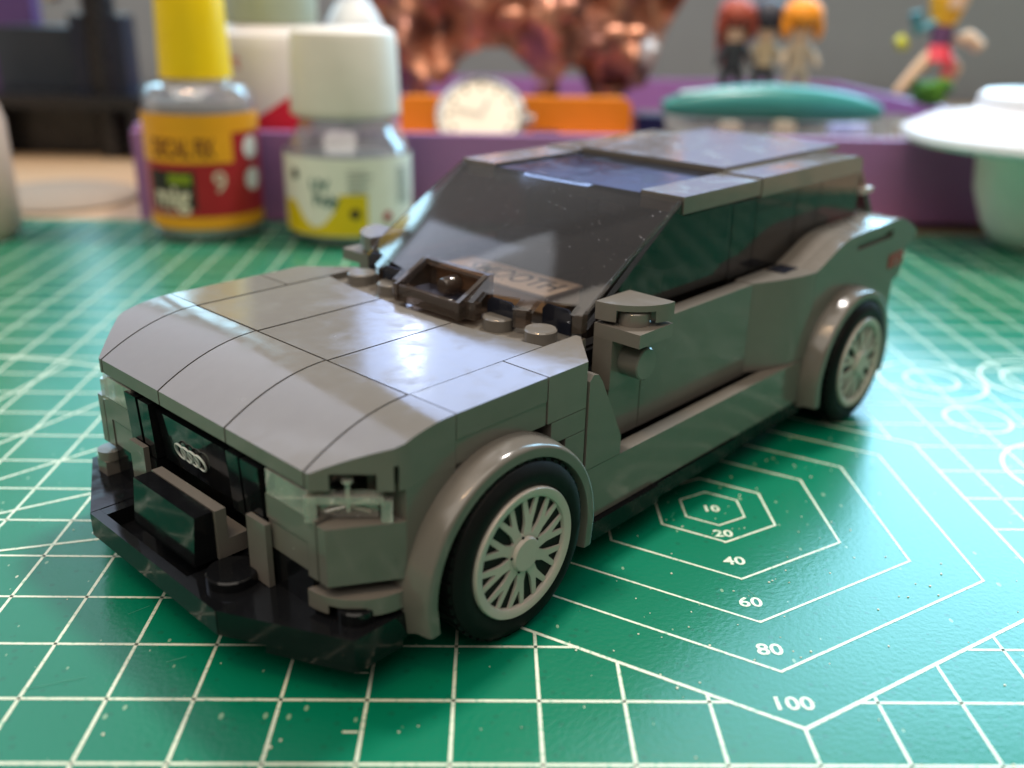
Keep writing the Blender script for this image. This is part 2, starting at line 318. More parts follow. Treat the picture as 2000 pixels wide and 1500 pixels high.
def wheel(x0,s,proto=None):
    w=bpy.data.objects.new('wheel',None); COL.objects.link(w); w.parent=CAR; w.location=CF((x0,s*3.62,1.21)); w.empty_display_size=.3
    if s<0: w.rotation_euler=(0,0,PI)
    if proto:
        for c in proto.children:
            d=c.copy(); COL.objects.link(d); d.parent=w
        w.rotation_euler.y=.31*x0
        return w
    # built with its outer face towards local -y
    f=ID; bm=bmesh.new()
    a_lathe(bm,[(.87,.02),(.90,-.01),(1.00,-.03),(1.10,-.015),(1.175,.045),(1.20,.14),(1.205,.3),(1.205,1.1),(1.17,1.25),(1.05,1.3),(.9,1.3)],(0,0,0),'y',72,f)
    # tread lugs
    for i in range(44):
        a=2*PI*i/44
        for y0,y1,o in ((.07,.34,0),(.40,.66,.5),(.72,.98,0)):
            aa=a+o*2*PI/44; c,sn=math.cos(aa),math.sin(aa); h=.052
            v=[]
            for rr in (1.17,1.215):
                for y in (y0,y1):
                    for t in (-h,h): v.append(bm.verts.new((rr*c-t*sn,y,rr*sn+t*c)))
            for q in ((0,1,3,2),(4,6,7,5),(0,4,5,1),(2,3,7,6),(0,2,6,4),(1,5,7,3)): bm.faces.new([v[k] for k in q])
    link('tyre',bm,RUBBER,w,0)
    bm=bmesh.new(); a_lathe(bm,[(.915,.05),(.915,-.025),(.90,-.05),(.82,-.05),(.785,-.03),(.765,.04),(.72,.34),(.70,.5)],(0,0,0),'y',72,f); link('rim',bm,LGREY,w,0)
    bm=bmesh.new(); a_lathe(bm,[(.72,.46),(.3,.40),(.001,.40)],(0,0,0),'y',40,f); link('wheel_dish',bm,plastic('wheel_back_plastic',(.16,.14,.12),.5,.3,0),w,0)
    for k in range(10):
        a=2*PI*k/10+.16
        def P(r,t): return (r*math.cos(a)-t*math.sin(a),r*math.sin(a)+t*math.cos(a))
        bm=bmesh.new()
        out=[P(.18,-.085),P(.42,-.068),P(.48,-.080),P(.765,-.158),P(.785,-.088),P(.545,-.010),P(.545,.010),P(.785,.088),P(.765,.158),P(.48,.080),P(.42,.068),P(.18,.085)]
        A=[bm.verts.new((p[0],-.022+.02*(i in (4,3,7,8)),p[1])) for i,p in enumerate(out)]; B=[bm.verts.new((p[0],.085,p[1])) for p in out]
        bm.faces.new(A); 
        for i in range(12): bm.faces.new((A[i],B[i],B[(i+1)%12],A[(i+1)%12]))
        link('spoke',bm,LGREY,w,.014)
    bm=bmesh.new(); a_lathe(bm,[(.31,.2),(.30,-.01),(.285,-.025),(.245,-.025),(.235,-.06),(.22,-.075),(.001,-.075)],(0,0,0),'y',40,f); link('hub',bm,LGREY,w,0)
    for k in range(5):
        a=2*PI*k/5+.5; bm=bmesh.new(); a_lathe(bm,[(.018,0),(.018,-.02)],(.255*math.cos(a),-.022,.255*math.sin(a)),'y',8,f); link('bolt',bm,RUBBER,w,0)
    for c in w.children:
        if c.name.split('.')[0]!='tyre': c.scale=(.965,1,.965)
    return w
W0=wheel(0,1)
# local -y of the wheel already faces the car's left side in car space (CF flips y)
for x0,s in ((9.6,1),(0,-1),(9.6,-1)): wheel(x0,s,W0)
for x0 in (0,9.6):
    for s in (1,-1): fender(x0,s)
    box('wheel_axle',x0-.12,x0+.12,-2.6,2.6,1.08,1.32,CORE,0)
# ---- sills, rockers, doors
for s in (1,-1):
    box('sill',1.66,8.0,s*2.95,s*3.205,.74,1.565,bevel=.02)
    box('rocker_tile',1.75,3.47,s*2.6,s*3.30,.44,.73,SKIRT,.035)
    box('rocker_tile',3.50,5.85,s*2.6,s*3.24,.46,.72,SKIRT,.03)
    box('rocker_tile',5.88,8.2,s*2.6,s*3.20,.48,.72,SKIRT,.03)
    prism('door_fin',[(1.70,1.575),(1.70,2.90),(1.78,2.98),(1.88,2.96),(1.98,2.83),(2.46,1.92),(2.49,1.85),(2.49,1.575)],'y',s*2.98,s*3.21,bevel=.012)
    box('door_front_panel',2.68,3.455,s*2.52,s*2.80,1.55,3.1)
    box('door',3.47,6.58,s*2.52,s*2.805,1.55,3.19,bevel=.016)
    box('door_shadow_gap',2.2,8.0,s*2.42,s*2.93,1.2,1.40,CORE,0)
    # curved rear door panel swelling out to the quarter
    bm=bmesh.new(); out=[]
    for i in range(13):
        t=i/12; out.append((6.59+1.52*t, 2.805+.395*math.sin(PI/2*t) ))
    a_prism(bm,[(x,s*y) for x,y in out]+[(8.11,s*2.46),(6.59,s*2.46)],'z',1.58,T,CF)
    o=part('rear_door',bm,None,.012)
    box('door_top_gap_shade',7.55,8.08,s*2.50,s*2.86,T-.02,T+.012,SUNROOF,.005,label='dark patch drawn for the tile gap on the shoulder of the rear door')  # shade of the tile gap painted as a thin dark sheet
    # mirror
    mh=bpy.data.objects.new('mirror',None); COL.objects.link(mh); mh.parent=CAR
    box('mirror_top',2.66,3.46,s*2.49,s*3.29,3.14,3.34,parent=mh,bevel=.010)
    box('mirror_stem',2.66,3.46,s*2.49,s*2.825,2.385,3.139,parent=mh,bevel=.010)
    bm=bmesh.new(); a_lathe(bm,[(.245,0),(.245,s*.32),(.225,s*.34),(.001,s*.34)],(3.06,s*2.826,2.78),'y',36,CF); part('stud',bm,None,0,mh)
    stud(3.06,s*2.89,3.34,parent=mh,h=.2)
    pts=[(3.46,s*2.49)]+[(3.46-.8*math.cos(a),s*(2.49+.8*math.sin(a))) for a in [R(90*i/16) for i in range(17)]]
    o=prism('mirror_cap',pts,'z',3.40,3.66,parent=mh,bevel=.018)
    def mc(cb): a_prism(cb,[(2.72,s*2.82),(2.95,s*3.35),(3.2,s*3.15),(2.9,s*2.7)],'z',3.3,3.57,CF)
    cut(o,[mc])
# ---- rear quarters
prof=[(8.12,1.58),(8.12,3.2),(8.38,3.29),(8.64,3.39),(8.98,3.52),(9.33,3.60),(9.6,3.62),(10.5,3.64),(11.48,3.66),(11.8,3.62),(12.08,3.52),(12.4,3.38),(12.63,3.24),(12.55,3.15),(12.15,2.95)]
for s in (1,-1):
    arc=[(9.6+1.5*math.cos(a),1.05+1.5*math.sin(a)) for a in [R(8+i*172/20) for i in range(21)]]
    o=prism('rear_quarter',prof+[(12.02,2.42),(11.72,2.34),(11.72,1.15),(11.1,1.15)]+arc+[(8.1,1.3)],'y',s*2.9,s*3.2,bevel=.014)
    cut(o,[lambda cb:a_prism(cb,[(9.72,3.30),(9.72,3.46),(11.35,3.47),(11.35,3.31)],'y',s*3.12,s*3.4,CF)])
    prism('shoulder_slope',[(8.13,3.0)]+prof[1:-2]+[(12.4,3.0)],'y',s*2.40,s*2.895,bevel=.008)
    box('tail_light',11.36,12.03,s*3.0,s*3.225,2.66,2.94,RED,.02)
box('rear_panel',11.3,11.9,-2.89,2.89,1.0,3.0,bevel=.02)
# ---- cabin glass
for s in (1,-1):
    y0,y1=s*2.30,s*2.40
    prism('front_side_window',[(2.62,3.2),(4.86,4.78),(4.86,4.53),(6.37,4.53),(6.37,3.12),(2.62,3.08)],'y',y0,y1,SMOKE,.012)
    box('side_window',6.40,7.14,y0,y1,3.12,4.52,SMOKE,.012)
    box('side_window',7.165,8.61,y0,y1,3.12,4.28,SMOKE,.012); box('side_window',7.165,8.61,y0,y1,4.29,4.52,SMOKE,.012)
    box('side_window',8.64,9.52,y0,y1,3.12,4.52,SMOKE,.012); box('side_window',9.545,11.2,y0,y1,3.3,4.52,SMOKE,.012)
    box('roof_rail',4.83,7.19,s*1.60,s*2.42,4.56,4.83,bevel=.014)
    rp=[(7.2,4.53),(7.2,4.855),(10.9,4.855),(11.06,4.83),(11.15,4.75),(11.18,4.53)]
    prism('roof_rail',rp,'y',s*1.61,s*2.435,bevel=.014)
    box('sunroof_tile',4.80,7.28,s*.008,s*1.59,4.55,4.79,SUNROOF,.012)
    box('roof_tile',7.30,11.8,s*.006,s*1.6,4.81,4.905,bevel=.014)
    box('tailgate_edge',11.45,12.0,s*1.4,s*2.38,4.02,4.12,LGREY,.02)
box('roof_inner',7.3,11.3,-1.58,1.58,4.55,4.80)
prism('rear_window',[(11.25,4.5),(11.4,4.5),(12.2,3.55),(12.05,3.5)],'y',-2.36,2.36,SMOKE,.01)
# windscreen: curved shell with feet between the studs
def ws(u,v):
    xb=1.70+.80*u*u; zb=3.44; xt=4.72+.10*u*u; zt=4.80
    b=math.sin(PI*v)*.12*(1-.75*u*u)
    return Vector((xb+(xt-xb)*v-b*.5,2.385*u*(1),zb+(zt-zb)*(v**.93)+b*.6))
bm=bmesh.new(); N1,N2=64,28; g=[[None]*(N2+1) for _ in range(N1+1)]; h=[[None]*(N2+1) for _ in range(N1+1)]
for i in range(N1+1):
    for j in range(N2+1):
        u=-1+2*i/N1; p=ws(u,j/N2); g[i][j]=bm.verts.new(CF(p)); h[i][j]=bm.verts.new(CF(p+Vector((.09,0,-.055))))
def hole(i,j):
    if not(0<=i<N1 and 0<=j<N2): return False
    y=2.385*(-1+2*(i+.5)/N1); v=(j+.5)/N2
    return (-.62<y<.70 and v<.19) or (any(abs(abs(y)-c)<.27 for c in (1.2,1.98)) and v<.075)
for i in range(N1):
    for j in range(N2):
        if hole(i,j): continue
        for a,b,e in ((i-1,j,((i,j),(i,j+1))),(i+1,j,((i+1,j+1),(i+1,j))),(i,j+1,((i,j+1),(i+1,j+1)))):
            if hole(a,b): (p,q),(p2,q2)=e; bm.faces.new((g[p][q],h[p][q],h[p2][q2],g[p2][q2]))
        bm.faces.new((g[i][j],g[i+1][j],g[i+1][j+1],g[i][j+1])); bm.faces.new((h[i][j],h[i][j+1],h[i+1][j+1],h[i+1][j]))
for i in range(N1):
    if not hole(i,0): bm.faces.new((g[i][0],h[i][0],h[i+1][0],g[i+1][0]))
    bm.faces.new((g[i][N2],g[i+1][N2],h[i+1][N2],h[i][N2]))
for j in range(N2):
    bm.faces.new((g[0][j],g[0][j+1],h[0][j+1],h[0][j])); bm.faces.new((g[N1][j],h[N1][j],h[N1][j+1],g[N1][j+1]))
wscreen=part('windscreen',bm,WIND,0,smooth=50)
def foot(y0,y1,z0=3.17,z1=3.43,th=.13,mat=FRAME):
    bm=bmesh.new(); n=6; pts=[]
    for i in range(n+1):
        y=y0+(y1-y0)*i/n; x=1.70+.80*(y/2.385)**2; pts.append((x,y))
    pts+= [(x+th,y) for x,y in pts[::-1]]
    a_prism(bm,pts,'z',z0,z1,CF); return part('windscreen_foot',bm,mat,.025,wscreen)
for s in (1,-1):
    foot(s*2.27,s*2.385); foot(s*1.50,s*1.68); foot(s*.76,s*.93)
# dark glass lips above the notches
for s in (1,-1):
    for yc in (1.2,1.98):
        bm=bmesh.new(); 
        x=1.72+.8*(yc/2.385)**2
        pts=[(s*(yc-.27),3.12),(s*(yc-.27),3.42),(s*(yc-.2),3.50),(s*(yc+.2),3.50),(s*(yc+.27),3.42),(s*(yc+.27),3.12)]
        a_prism(bm,pts,'x',x+.15,x+.19,CF); part('windscreen_lip',bm,SUNROOF,.012,wscreen)
for s in (1,-1):   # thin rib added along each pillar to catch a highlight
    bm=bmesh.new(); a_tube(bm,[ws(s,.03+.94*i/10)+Vector((.02,s*.012,-.005)) for i in range(11)],.022,8,CF); part('pillar_edge',bm,WIND,0,wscreen)
# molded brown frame in the middle of the windscreen foot
bm=bmesh.new()
a_prism(bm,[(1.66,-.60),(1.66,.68),(1.76,.68),(1.76,-.60)],'z',3.17,3.42,CF)
for y0,y1 in ((-.68,-.61),(.69,.77)):
    a_prism(bm,[(1.64,3.17),(1.64,3.44),(2.26,3.75),(2.37,3.75),(2.37,3.17)],'y',y0,y1,CF)
a_prism(bm,[(2.24,3.66),(2.27,3.745),(2.36,3.745),(2.36,3.66)],'y',-.60,.68,CF); a_box(bm,2.33,2.36,-.60,.68,3.17,3.66,CF)
part('windscreen_frame',bm,FRAME,.015,wscreen)
box('frame_floor',1.78,2.32,-.60,.68,3.24,3.33,SUNROOF,.01,wscreen)
bm=bmesh.new(); a_lathe(bm,[(.13,0),(.13,-.30),(.11,-.33),(.001,-.33)],(2.3,.06,3.48),'x',24,CF); part('windscreen_pip',bm,FRAME,0,wscreen)
# inside: printed tile on a tan brick, seats
ib=box('tan_brick',3.46,4.32,-1.65,.86,2.86,3.15,TAN,.012)
it=box('printed_tile',3.44,4.36,-1.68,.90,3.155,3.20,TILEW,.012)
text('lettering','SMOOTH',.62,lambda x,y,z:CF((3.90+y*1.12,-.26+x*.80,3.206)),INK,it,.004)
box('cabin_floor',2.6,11.2,-2.28,2.28,2.862,2.9,CORE,0)
for y in (-1.15,1.15):
    box('seat',5.2,6.2,y-.75,y+.75,2.9,3.5,plastic('dark_seat_plastic',(.02,.022,.026),.4,.4,0),.04); box('seat_back',6.0,6.4,y-.75,y+.75,3.4,4.3,BLACK,.08)
box('rear_inner',7.6,11.1,-1.9,1.9,2.9,3.6,CORE,.03)

def matte0(name,c,r=.4): return plastic(name,c,r,.4,0,2,.06)
# ================================================================ CUTTING MAT
def matmat():
    m,t,b=nt('green_mat_vinyl'); v=coords(t,(1,1,1))
    n=t.nodes.new('ShaderNodeTexNoise'); n.inputs['Scale'].default_value=.35; n.inputs['Detail'].default_value=6; t.links.new(v,n.inputs[0])
    mx=t.nodes.new('ShaderNodeMix'); mx.data_type='RGBA'; mx.inputs[6].default_value=(.0004,.130,.066,1); mx.inputs[7].default_value=(.0015,.165,.088,1); t.links.new(n.outputs[0],mx.inputs[0])
    # worn pale specks and short scuffs
    last=mx.outputs[2]
    for sc,th,col,amt in ((2.3,.030,(.55,.60,.45,1),.8),(5.5,.035,(.32,.45,.30,1),.55),(1.1,.014,(.05,.02,.01,1),.8),(8,.05,(.012,.04,.025,1),.22)):
        mp=t.nodes.new('ShaderNodeMapping'); mp.inputs['Scale'].default_value=(1,.55 if sc<6 else 1,1); mp.inputs['Rotation'].default_value=(0,0,sc); t.links.new(v,mp.inputs[0])
        vo=t.nodes.new('ShaderNodeTexVoronoi'); vo.inputs['Scale'].default_value=sc; t.links.new(mp.outputs[0],vo.inputs[0])
        wn=t.nodes.new('ShaderNodeSeparateColor'); t.links.new(vo.outputs['Color'],wn.inputs[0])
        ml=t.nodes.new('ShaderNodeMath'); ml.operation='MULTIPLY'; ml.inputs[1].default_value=th*sc*1.6; t.links.new(wn.outputs[0],ml.inputs[0])
        ml2=t.nodes.new('ShaderNodeMath'); ml2.operation='SUBTRACT'; ml2.inputs[1].default_value=th*sc*.75; t.links.new(ml.outputs[0],ml2.inputs[0])
        lt=t.nodes.new('ShaderNodeMath'); lt.operation='LESS_THAN'; t.links.new(vo.outputs['Distance'],lt.inputs[0]); t.links.new(ml2.outputs[0],lt.inputs[1])
        m3=t.nodes.new('ShaderNodeMath'); m3.operation='MULTIPLY'; m3.inputs[1].default_value=amt; t.links.new(lt.outputs[0],m3.inputs[0])
        q=t.nodes.new('ShaderNodeMix'); q.data_type='RGBA'; q.inputs[7].default_value=col; t.links.new(m3.outputs[0],q.inputs[0]); t.links.new(last,q.inputs[6]); last=q.outputs[2]
    t.links.new(last,b.inputs['Base Color'])
    b.inputs['Roughness'].default_value=.25; b.inputs['Specular IOR Level'].default_value=.42
    n2=t.nodes.new('ShaderNodeTexNoise'); n2.inputs['Scale'].default_value=14; n2.inputs['Detail'].default_value=3; t.links.new(v,n2.inputs[0])
    bp=t.nodes.new('ShaderNodeBump'); bp.inputs['Distance'].default_value=.004; bp.inputs['Strength'].default_value=.9; t.links.new(n2.outputs[0],bp.inputs['Height']); t.links.new(bp.outputs[0],b.inputs['Normal'])
    return m
bm=bmesh.new(); a_box(bm,-22,34,-16,25.5,-.3,0)
MAT=tag(link('cutting_mat',bm,matmat(),None,.02),'green cutting mat with white centimetre grid and hexagon guides under the car','cutting mat')
def printmat():
    m,t,b=nt('mat_print'); v=coords(t,(1,1,1)); n=t.nodes.new('ShaderNodeTexNoise'); n.inputs['Scale'].default_value=16; n.inputs['Detail'].default_value=2; t.links.new(v,n.inputs[0])
    mr=t.nodes.new('ShaderNodeMapRange'); mr.inputs[1].default_value=.28; mr.inputs[2].default_value=.46; t.links.new(n.outputs[0],mr.inputs[0])
    mx=t.nodes.new('ShaderNodeMix'); mx.data_type='RGBA'; mx.inputs[6].default_value=(.20,.42,.28,1); mx.inputs[7].default_value=(.60,.66,.52,1); t.links.new(mr.outputs[0],mx.inputs[0]); t.links.new(mx.outputs[2],b.inputs['Base Color'])
    b.inputs['Roughness'].default_value=.4; return m
PRINT=printmat()
HC=(8.02,5.58)
def hexin(x,y,r=5.0):
    dx,dy=abs(x-HC[0]),abs(y-HC[1]); return dx<=r*math.cos(R(30))+1e-6 and dy+dx*math.tan(R(30))<=r
def strip(bm,a,b,wd=.045,z=.003):
    a,b=Vector(a),Vector(b); d=(b-a).normalized(); n=Vector((-d.y,d.x))*wd/2
    bm.faces.new([bm.verts.new((p.x,p.y,z)) for p in (a-n,b-n,b+n,a+n)])
bm=bmesh.new()
def clipline(fix,vert):
    lo,hi=(-15.5,25.2) if vert else (-21.5,33.5)
    if vert and -5.1<fix-0<-4.9 and False: return
    # intersect with hexagon
    k=math.tan(R(30)); segs=[(lo,hi)]
    if vert:
        dx=abs(fix-HC[0]); 
        if dx<5*math.cos(R(30)): hh=5-dx*k; segs=[(lo,HC[1]-hh),(HC[1]+hh,hi)]
    else:
        dy=abs(fix-HC[1])
        if dy<5: hw=min(5*math.cos(R(30)),(5-dy)/k); segs=[(lo,HC[0]-hw),(HC[0]+hw,hi)]
    for s0,s1 in segs: strip(bm,(fix,s0) if vert else (s0,fix),(fix,s1) if vert else (s1,fix),.042)
for i in range(-21,34): clipline(i+.012,True)
for j in range(-15,26): clipline(j,False)
link('grid_lines',bm,PRINT,MAT,smooth=0,recalc=False)
for n_,(r,wd) in enumerate(((.54,.03),(1.03,.036),(2.02,.036),(3.03,.036),(4.03,.04),(5.02,.05))):
    bm=bmesh.new()
    def hp(i,rr): return (HC[0]+rr*math.sin(R(60*i)),HC[1]+rr*math.cos(R(60*i)))
    for i in range(6):
        a,b,c,d=hp(i,r-wd/1.73),hp(i+1,r-wd/1.73),hp(i+1,r+wd/1.73),hp(i,r+wd/1.73)
        bm.faces.new([bm.verts.new((*p,.004)) for p in (a,d,c,b)])
    link('hexagon_guide',bm,PRINT,MAT,smooth=0,recalc=False)
for s_,x,y,sz in (('10',8.0,5.56,.26),('20',8.03,4.79,.27),('40',8.02,4.02,.29),('60',8.0,2.99,.30),('80',7.99,1.97,.31),('100',7.99,.97,.31)):
    text('guide_number',s_,sz,lambda a,b,c,x=x,y=y:(x+a*1.12,y+b,.004),PRINT,MAT,.006)
def circ(cx,cy,r,wd=.045,a0=0,a1=360,name='circle_guide'):
    bm=bmesh.new(); n=max(8,int(64*(a1-a0)/360)); rg=[]
    for i in range(n+1):
        a=R(a0+(a1-a0)*i/n); rg.append((bm.verts.new((cx+(r-wd/2)*math.cos(a),cy+(r-wd/2)*math.sin(a),.005)),bm.verts.new((cx+(r+wd/2)*math.cos(a),cy+(r+wd/2)*math.sin(a),.005))))
    for A,B in zip(rg,rg[1:]): bm.faces.new((A[0],A[1],B[1],B[0]))
    link(name,bm,PRINT,MAT,smooth=0,recalc=False)
for c in ((14.1,11.35,1.12),(14.1,11.35,.55),(14.13,9.25,.62),(16.55,11.35,1.25),(16.55,11.35,.8),(14.9,6.9,1.3),(19,10,1.6)): circ(*c,.07)
circ(-7.05,2.95,9.05,.07,8,88,'protractor_arc')
bm=bmesh.new()
for a in (15,30,45,60,75): strip(bm,(-7.05+1.2*math.cos(R(a)),2.95+1.2*math.sin(R(a))),(-7.05+(9 if a!=45 else 9)*math.cos(R(a)),2.95+9*math.sin(R(a))),.05,.0045)
link('angle_lines',bm,PRINT,MAT,smooth=0,recalc=False)
bm=bmesh.new()
for y in (1.48,.48,2.5,-.5): strip(bm,(2.80,y),(2.97,y),.03,.0045)
for i in range(-3,9): strip(bm,(12.9,i+.5),(13.0,i+.5),.02,.0045)
link('scale_ticks',bm,PRINT,MAT,smooth=0,recalc=False)
# worn print, knife scratches, crumbs
random.seed(11)
bm=bmesh.new()
for i in range(46):
    x,y=random.uniform(-5,17),random.uniform(-1,13); a=random.gauss(.6,.9); l=random.uniform(.12,.7)
    strip(bm,(x,y),(x+l*math.cos(a),y+l*math.sin(a)),random.uniform(.006,.011),.0055)
link('knife_scratch',bm,matte0('scratched_vinyl',(.05,.26,.17),.5),MAT,smooth=0,recalc=False)['kind']='stuff'
bm=bmesh.new()
for i in range(230):
    x,y=random.uniform(-5,17),random.uniform(-.5,13) 
    if i<120: x,y=random.gauss(7.5,2.5),random.gauss(4.0,2.2)
    r=random.uniform(.006,.019)*(1.35 if i%17==0 else 1)
    a_ball(bm,(x,y,r*.4),r,(1,random.uniform(.6,1.2),.55),1)
o=tag(link('crumbs',bm,matte0('pale_crumb',(.60,.60,.48),.6),None,0,recalc=False),None,None,kind='stuff'); o['label']='pale specks of dust and plastic crumbs scattered over the cutting mat'
# ================================================================ SETTING
def wood():
    m,t,b=nt('light_wood_desk'); v=coords(t,(.15,1.2,1)); n=t.nodes.new('ShaderNodeTexNoise'); n.inputs['Scale'].default_value=1.5; n.inputs['Detail'].default_value=6; t.links.new(v,n.inputs[0])
    mx=t.nodes.new('ShaderNodeMix'); mx.data_type='RGBA'; mx.inputs[6].default_value=(.46,.30,.17,1); mx.inputs[7].default_value=(.56,.39,.24,1); t.links.new(n.outputs[0],mx.inputs[0]); t.links.new(mx.outputs[2],b.inputs['Base Color']); b.inputs['Roughness'].default_value=.45; return m
bm=bmesh.new(); a_box(bm,-120,120,-60,78,-2.8,-.31); tag(link('desk',bm,wood(),None,.05),'pale wood desk top under the cutting mat','desk',kind='structure')
bm=bmesh.new(); a_box(bm,-160,160,78.5,80,-60,120); tag(link('wall',bm,plastic('grey_wall_paint',(.27,.30,.33),.8,.2,.05,.5,.05),None,0),'plain grey painted wall behind the desk','wall',kind='structure')
def matte(name,c,r=.4,**k): return plastic(name,c,r,.4,0,2,.06,**k)
def tb(name,x0,x1,y0,y1,z0,z1,mat,parent=None,bevel=.05):
    bm=bmesh.new(); a_box(bm,x0,x1,y0,y1,z0,z1); return link(name,bm,mat,parent,bevel)
def lathe(name,prof,mat,parent=None,c=(0,0,0),seg=48,ax='z',smooth=40,**k):
    bm=bmesh.new(); a_lathe(bm,prof,c,ax,seg,**k); return link(name,bm,mat,parent,0,smooth=smooth)
# ---- purple tray
PURP=matte('purple_tray_plastic',(.32,.145,.33),.42)
TR=thing('storage_tray',(-7.9,25.65,0),R(3.4),'long open purple desk tray holding tools behind the car','tray')
L_=35; D_=25
tb('front_wall',0,L_,0,.5,0,3.05,PURP,TR,.12); tb('rear_wall',0,L_,D_-.5,D_,0,3.1,PURP,TR,.12)
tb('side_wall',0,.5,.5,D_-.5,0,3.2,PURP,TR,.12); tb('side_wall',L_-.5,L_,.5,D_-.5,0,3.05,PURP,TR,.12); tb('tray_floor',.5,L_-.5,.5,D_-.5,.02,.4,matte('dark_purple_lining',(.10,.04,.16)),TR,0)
# ---- bent label helpers
def bandpatch(name,cx,cy,r,a0,a1,z0,z1,mat,parent,n=24,top=None):
    bm=bmesh.new(); rg=[]
    for i in range(n+1):
        t=i/n; a=a0+(a1-a0)*t; zt=top(t) if top else z1
        rg.append((bm.verts.new((cx+r*math.sin(a),cy-r*math.cos(a),z0)),bm.verts.new((cx+r*math.sin(a),cy-r*math.cos(a),zt))))
    for A,B in zip(rg,rg[1:]): bm.faces.new((A[0],B[0],B[1],A[1]))
    return link(name,bm,mat,parent,0)
def bend(cx,cy,r,am,zc,sx=1): return lambda x,y,z:(cx+r*math.sin(am+x*sx/r),cy-r*math.cos(am+x*sx/r),zc+y)
# ---- decal fluid bottle
B1=thing('decal_fluid_bottle',(-5.0,23.95,0),R(0),'small clear bottle with tall yellow cap and red and orange DECAL FIX label','bottle')
YEL=matte('yellow_cap_plastic',(.80,.55,.003),.35); JAR=glass('bottle_clear_plastic',(.80,.80,.80),.16,.06,(.42,.42,.46),.28)
lathe('bottle_body',[(1.35,.0),(1.72,.12),(1.78,.4),(1.76,3.95),(1.72,4.5),(1.5,4.78),(1.15,4.85),(1.12,5.0)],JAR,B1)
lathe('fluid',[(1.2,.1),(1.65,.25),(1.66,4.3),(.001,4.3)],matte('pale_fluid',(.42,.37,.38),.2),B1)
lathe('cap',[(.98,4.88),(1.12,4.95),(1.06,6.5),(.98,9.5),(.9,9.8),(.001,9.8)],YEL,B1)
RL=matte('red_label_paper',(.33,.012,.018),.4); OL=matte('orange_label_paper',(.70,.31,.01),.4); CRM=matte('cream_print',(.62,.55,.42),.5); DK=matte('black_print',(.02,.018,.015),.5); WH=matte('white_print',(.72,.70,.66),.5); BRN=matte('brown_print',(.16,.035,.01),.5)
lb=bandpatch('label',0,0,1.79,-1.9,1.9,.5,4.0,RL,B1)
bandpatch('orange_band',0,0,1.795,-1.5,.80,2.55,3.5,OL,lb); bandpatch('orange_band',0,0,1.796,-1.9,1.9,3.45,4.02,OL,lb); bandpatch('orange_band',0,0,1.796,-1.9,1.9,.48,.88,OL,lb)
text('lettering','DECAL FIX',.78,bend(0,0,1.81,-.10,2.98,.55),BRN,lb,.02)
bandpatch('emblem',0,0,1.80,-.85,.10,1.12,2.32,DK,lb); bandpatch('emblem_leaf',0,0,1.804,-.40,.04,1.9,2.22,matte('olive_print',(.22,.28,.01)),lb,8)
text('lettering','mig',.95,bend(0,0,1.815,-.37,1.50,.95),CRM,lb,.03)
text('lettering','9',.95,bend(0,0,1.812,.52,1.93,1),CRM,lb,0)
for a,z in ((1.22,2.95),(1.22,1.95)):
    bm=bmesh.new(); vs=[bm.verts.new(bend(0,0,1.81,a,z)(.36*math.cos(2*PI*i/20),.36*math.sin(2*PI*i/20),0)) for i in range(20)]; bm.faces.new(vs); link('label_disc',bm,WH,lb,0)
text('lettering','DECALS',.22,bend(0,0,1.81,-.45,.98,1),CRM,lb)
# ---- glue jar
B2=thing('paint_jar',(-.29,23.85,0),0,'squat clear jar with wide cream cap and white and yellow label left of the windscreen','jar')
lathe('jar_body',[(1.4,0),(1.85,.1),(2.0,.35),(2.05,.7),(2.05,2.55),(1.9,3.1),(1.6,3.5),(1.5,3.75),(1.5,4.1)],JAR,B2)
lathe('jar_fluid',[(1.5,.1),(1.9,.3),(1.93,2.6),(.001,2.6)],matte('cloudy_fluid',(.44,.46,.44),.3),B2)
lathe('cap',[(1.55,3.95),(1.74,4.0),(1.74,4.15),(1.66,6.2),(1.60,6.45),(1.42,6.56),(.001,6.6)],matte('cream_cap_plastic',(.62,.585,.52),.4),B2)
lb=bandpatch('label',0,0,2.06,-1.75,1.75,.42,2.85,matte('cream_label_paper',(.74,.72,.64),.5),B2)
def wave(t): 
    return 1.45 if t<.22 else (1.45-.75*math.sin((t-.22)/.5*PI) if t<.72 else 1.75)
bandpatch('yellow_band',0,0,2.065,-1.15,.42,.44,1.4,matte('yellow_print',(.62,.45,.004)),lb,36,wave)
text('lettering','UV',.5,bend(0,0,2.075,-.32,2.0,1),matte('teal_print',(.06,.16,.15)),lb,.02); text('lettering','Poly',.5,bend(0,0,2.075,-.22,1.55,1),matte('teal_print',(.05,.13,.12)),lb,.02)
for a,z,m in ((-.78,2.3,DK),(.22,1.15,DK),(.75,1.0,RL)):
    bm=bmesh.new(); vs=[bm.verts.new(bend(0,0,2.08,a,z)(.17*math.cos(2*PI*i/12),.17*math.sin(2*PI*i/12),0)) for i in range(12)]; bm.faces.new(vs); link('label_mark',bm,m,lb,0)
bm=bmesh.new()
for k in range(9):
    for a0 in (.12,.95):
        z=2.45-.13*k; 
        if a0<.5 and k>5: continue
        f_=bend(0,0,2.072,a0,z,1); L=random.uniform(.5,.85)
        n=6; vs=[(bm.verts.new(f_(L*i/n,-.025,0)),bm.verts.new(f_(L*i/n,.025,0))) for i in range(n+1)]
        for A,B in zip(vs,vs[1:]): bm.faces.new((A[0],B[0],B[1],A[1]))
link('fine_print',bm,matte('grey_fine_print',(.30,.30,.28),.5),lb,0)
for k in range(3): bandpatch('cap_groove',0,0,1.752,-3.1,3.1,4.02+.05*k,4.04+.05*k,matte('cap_groove_plastic',(.5,.5,.42)),B2,40)
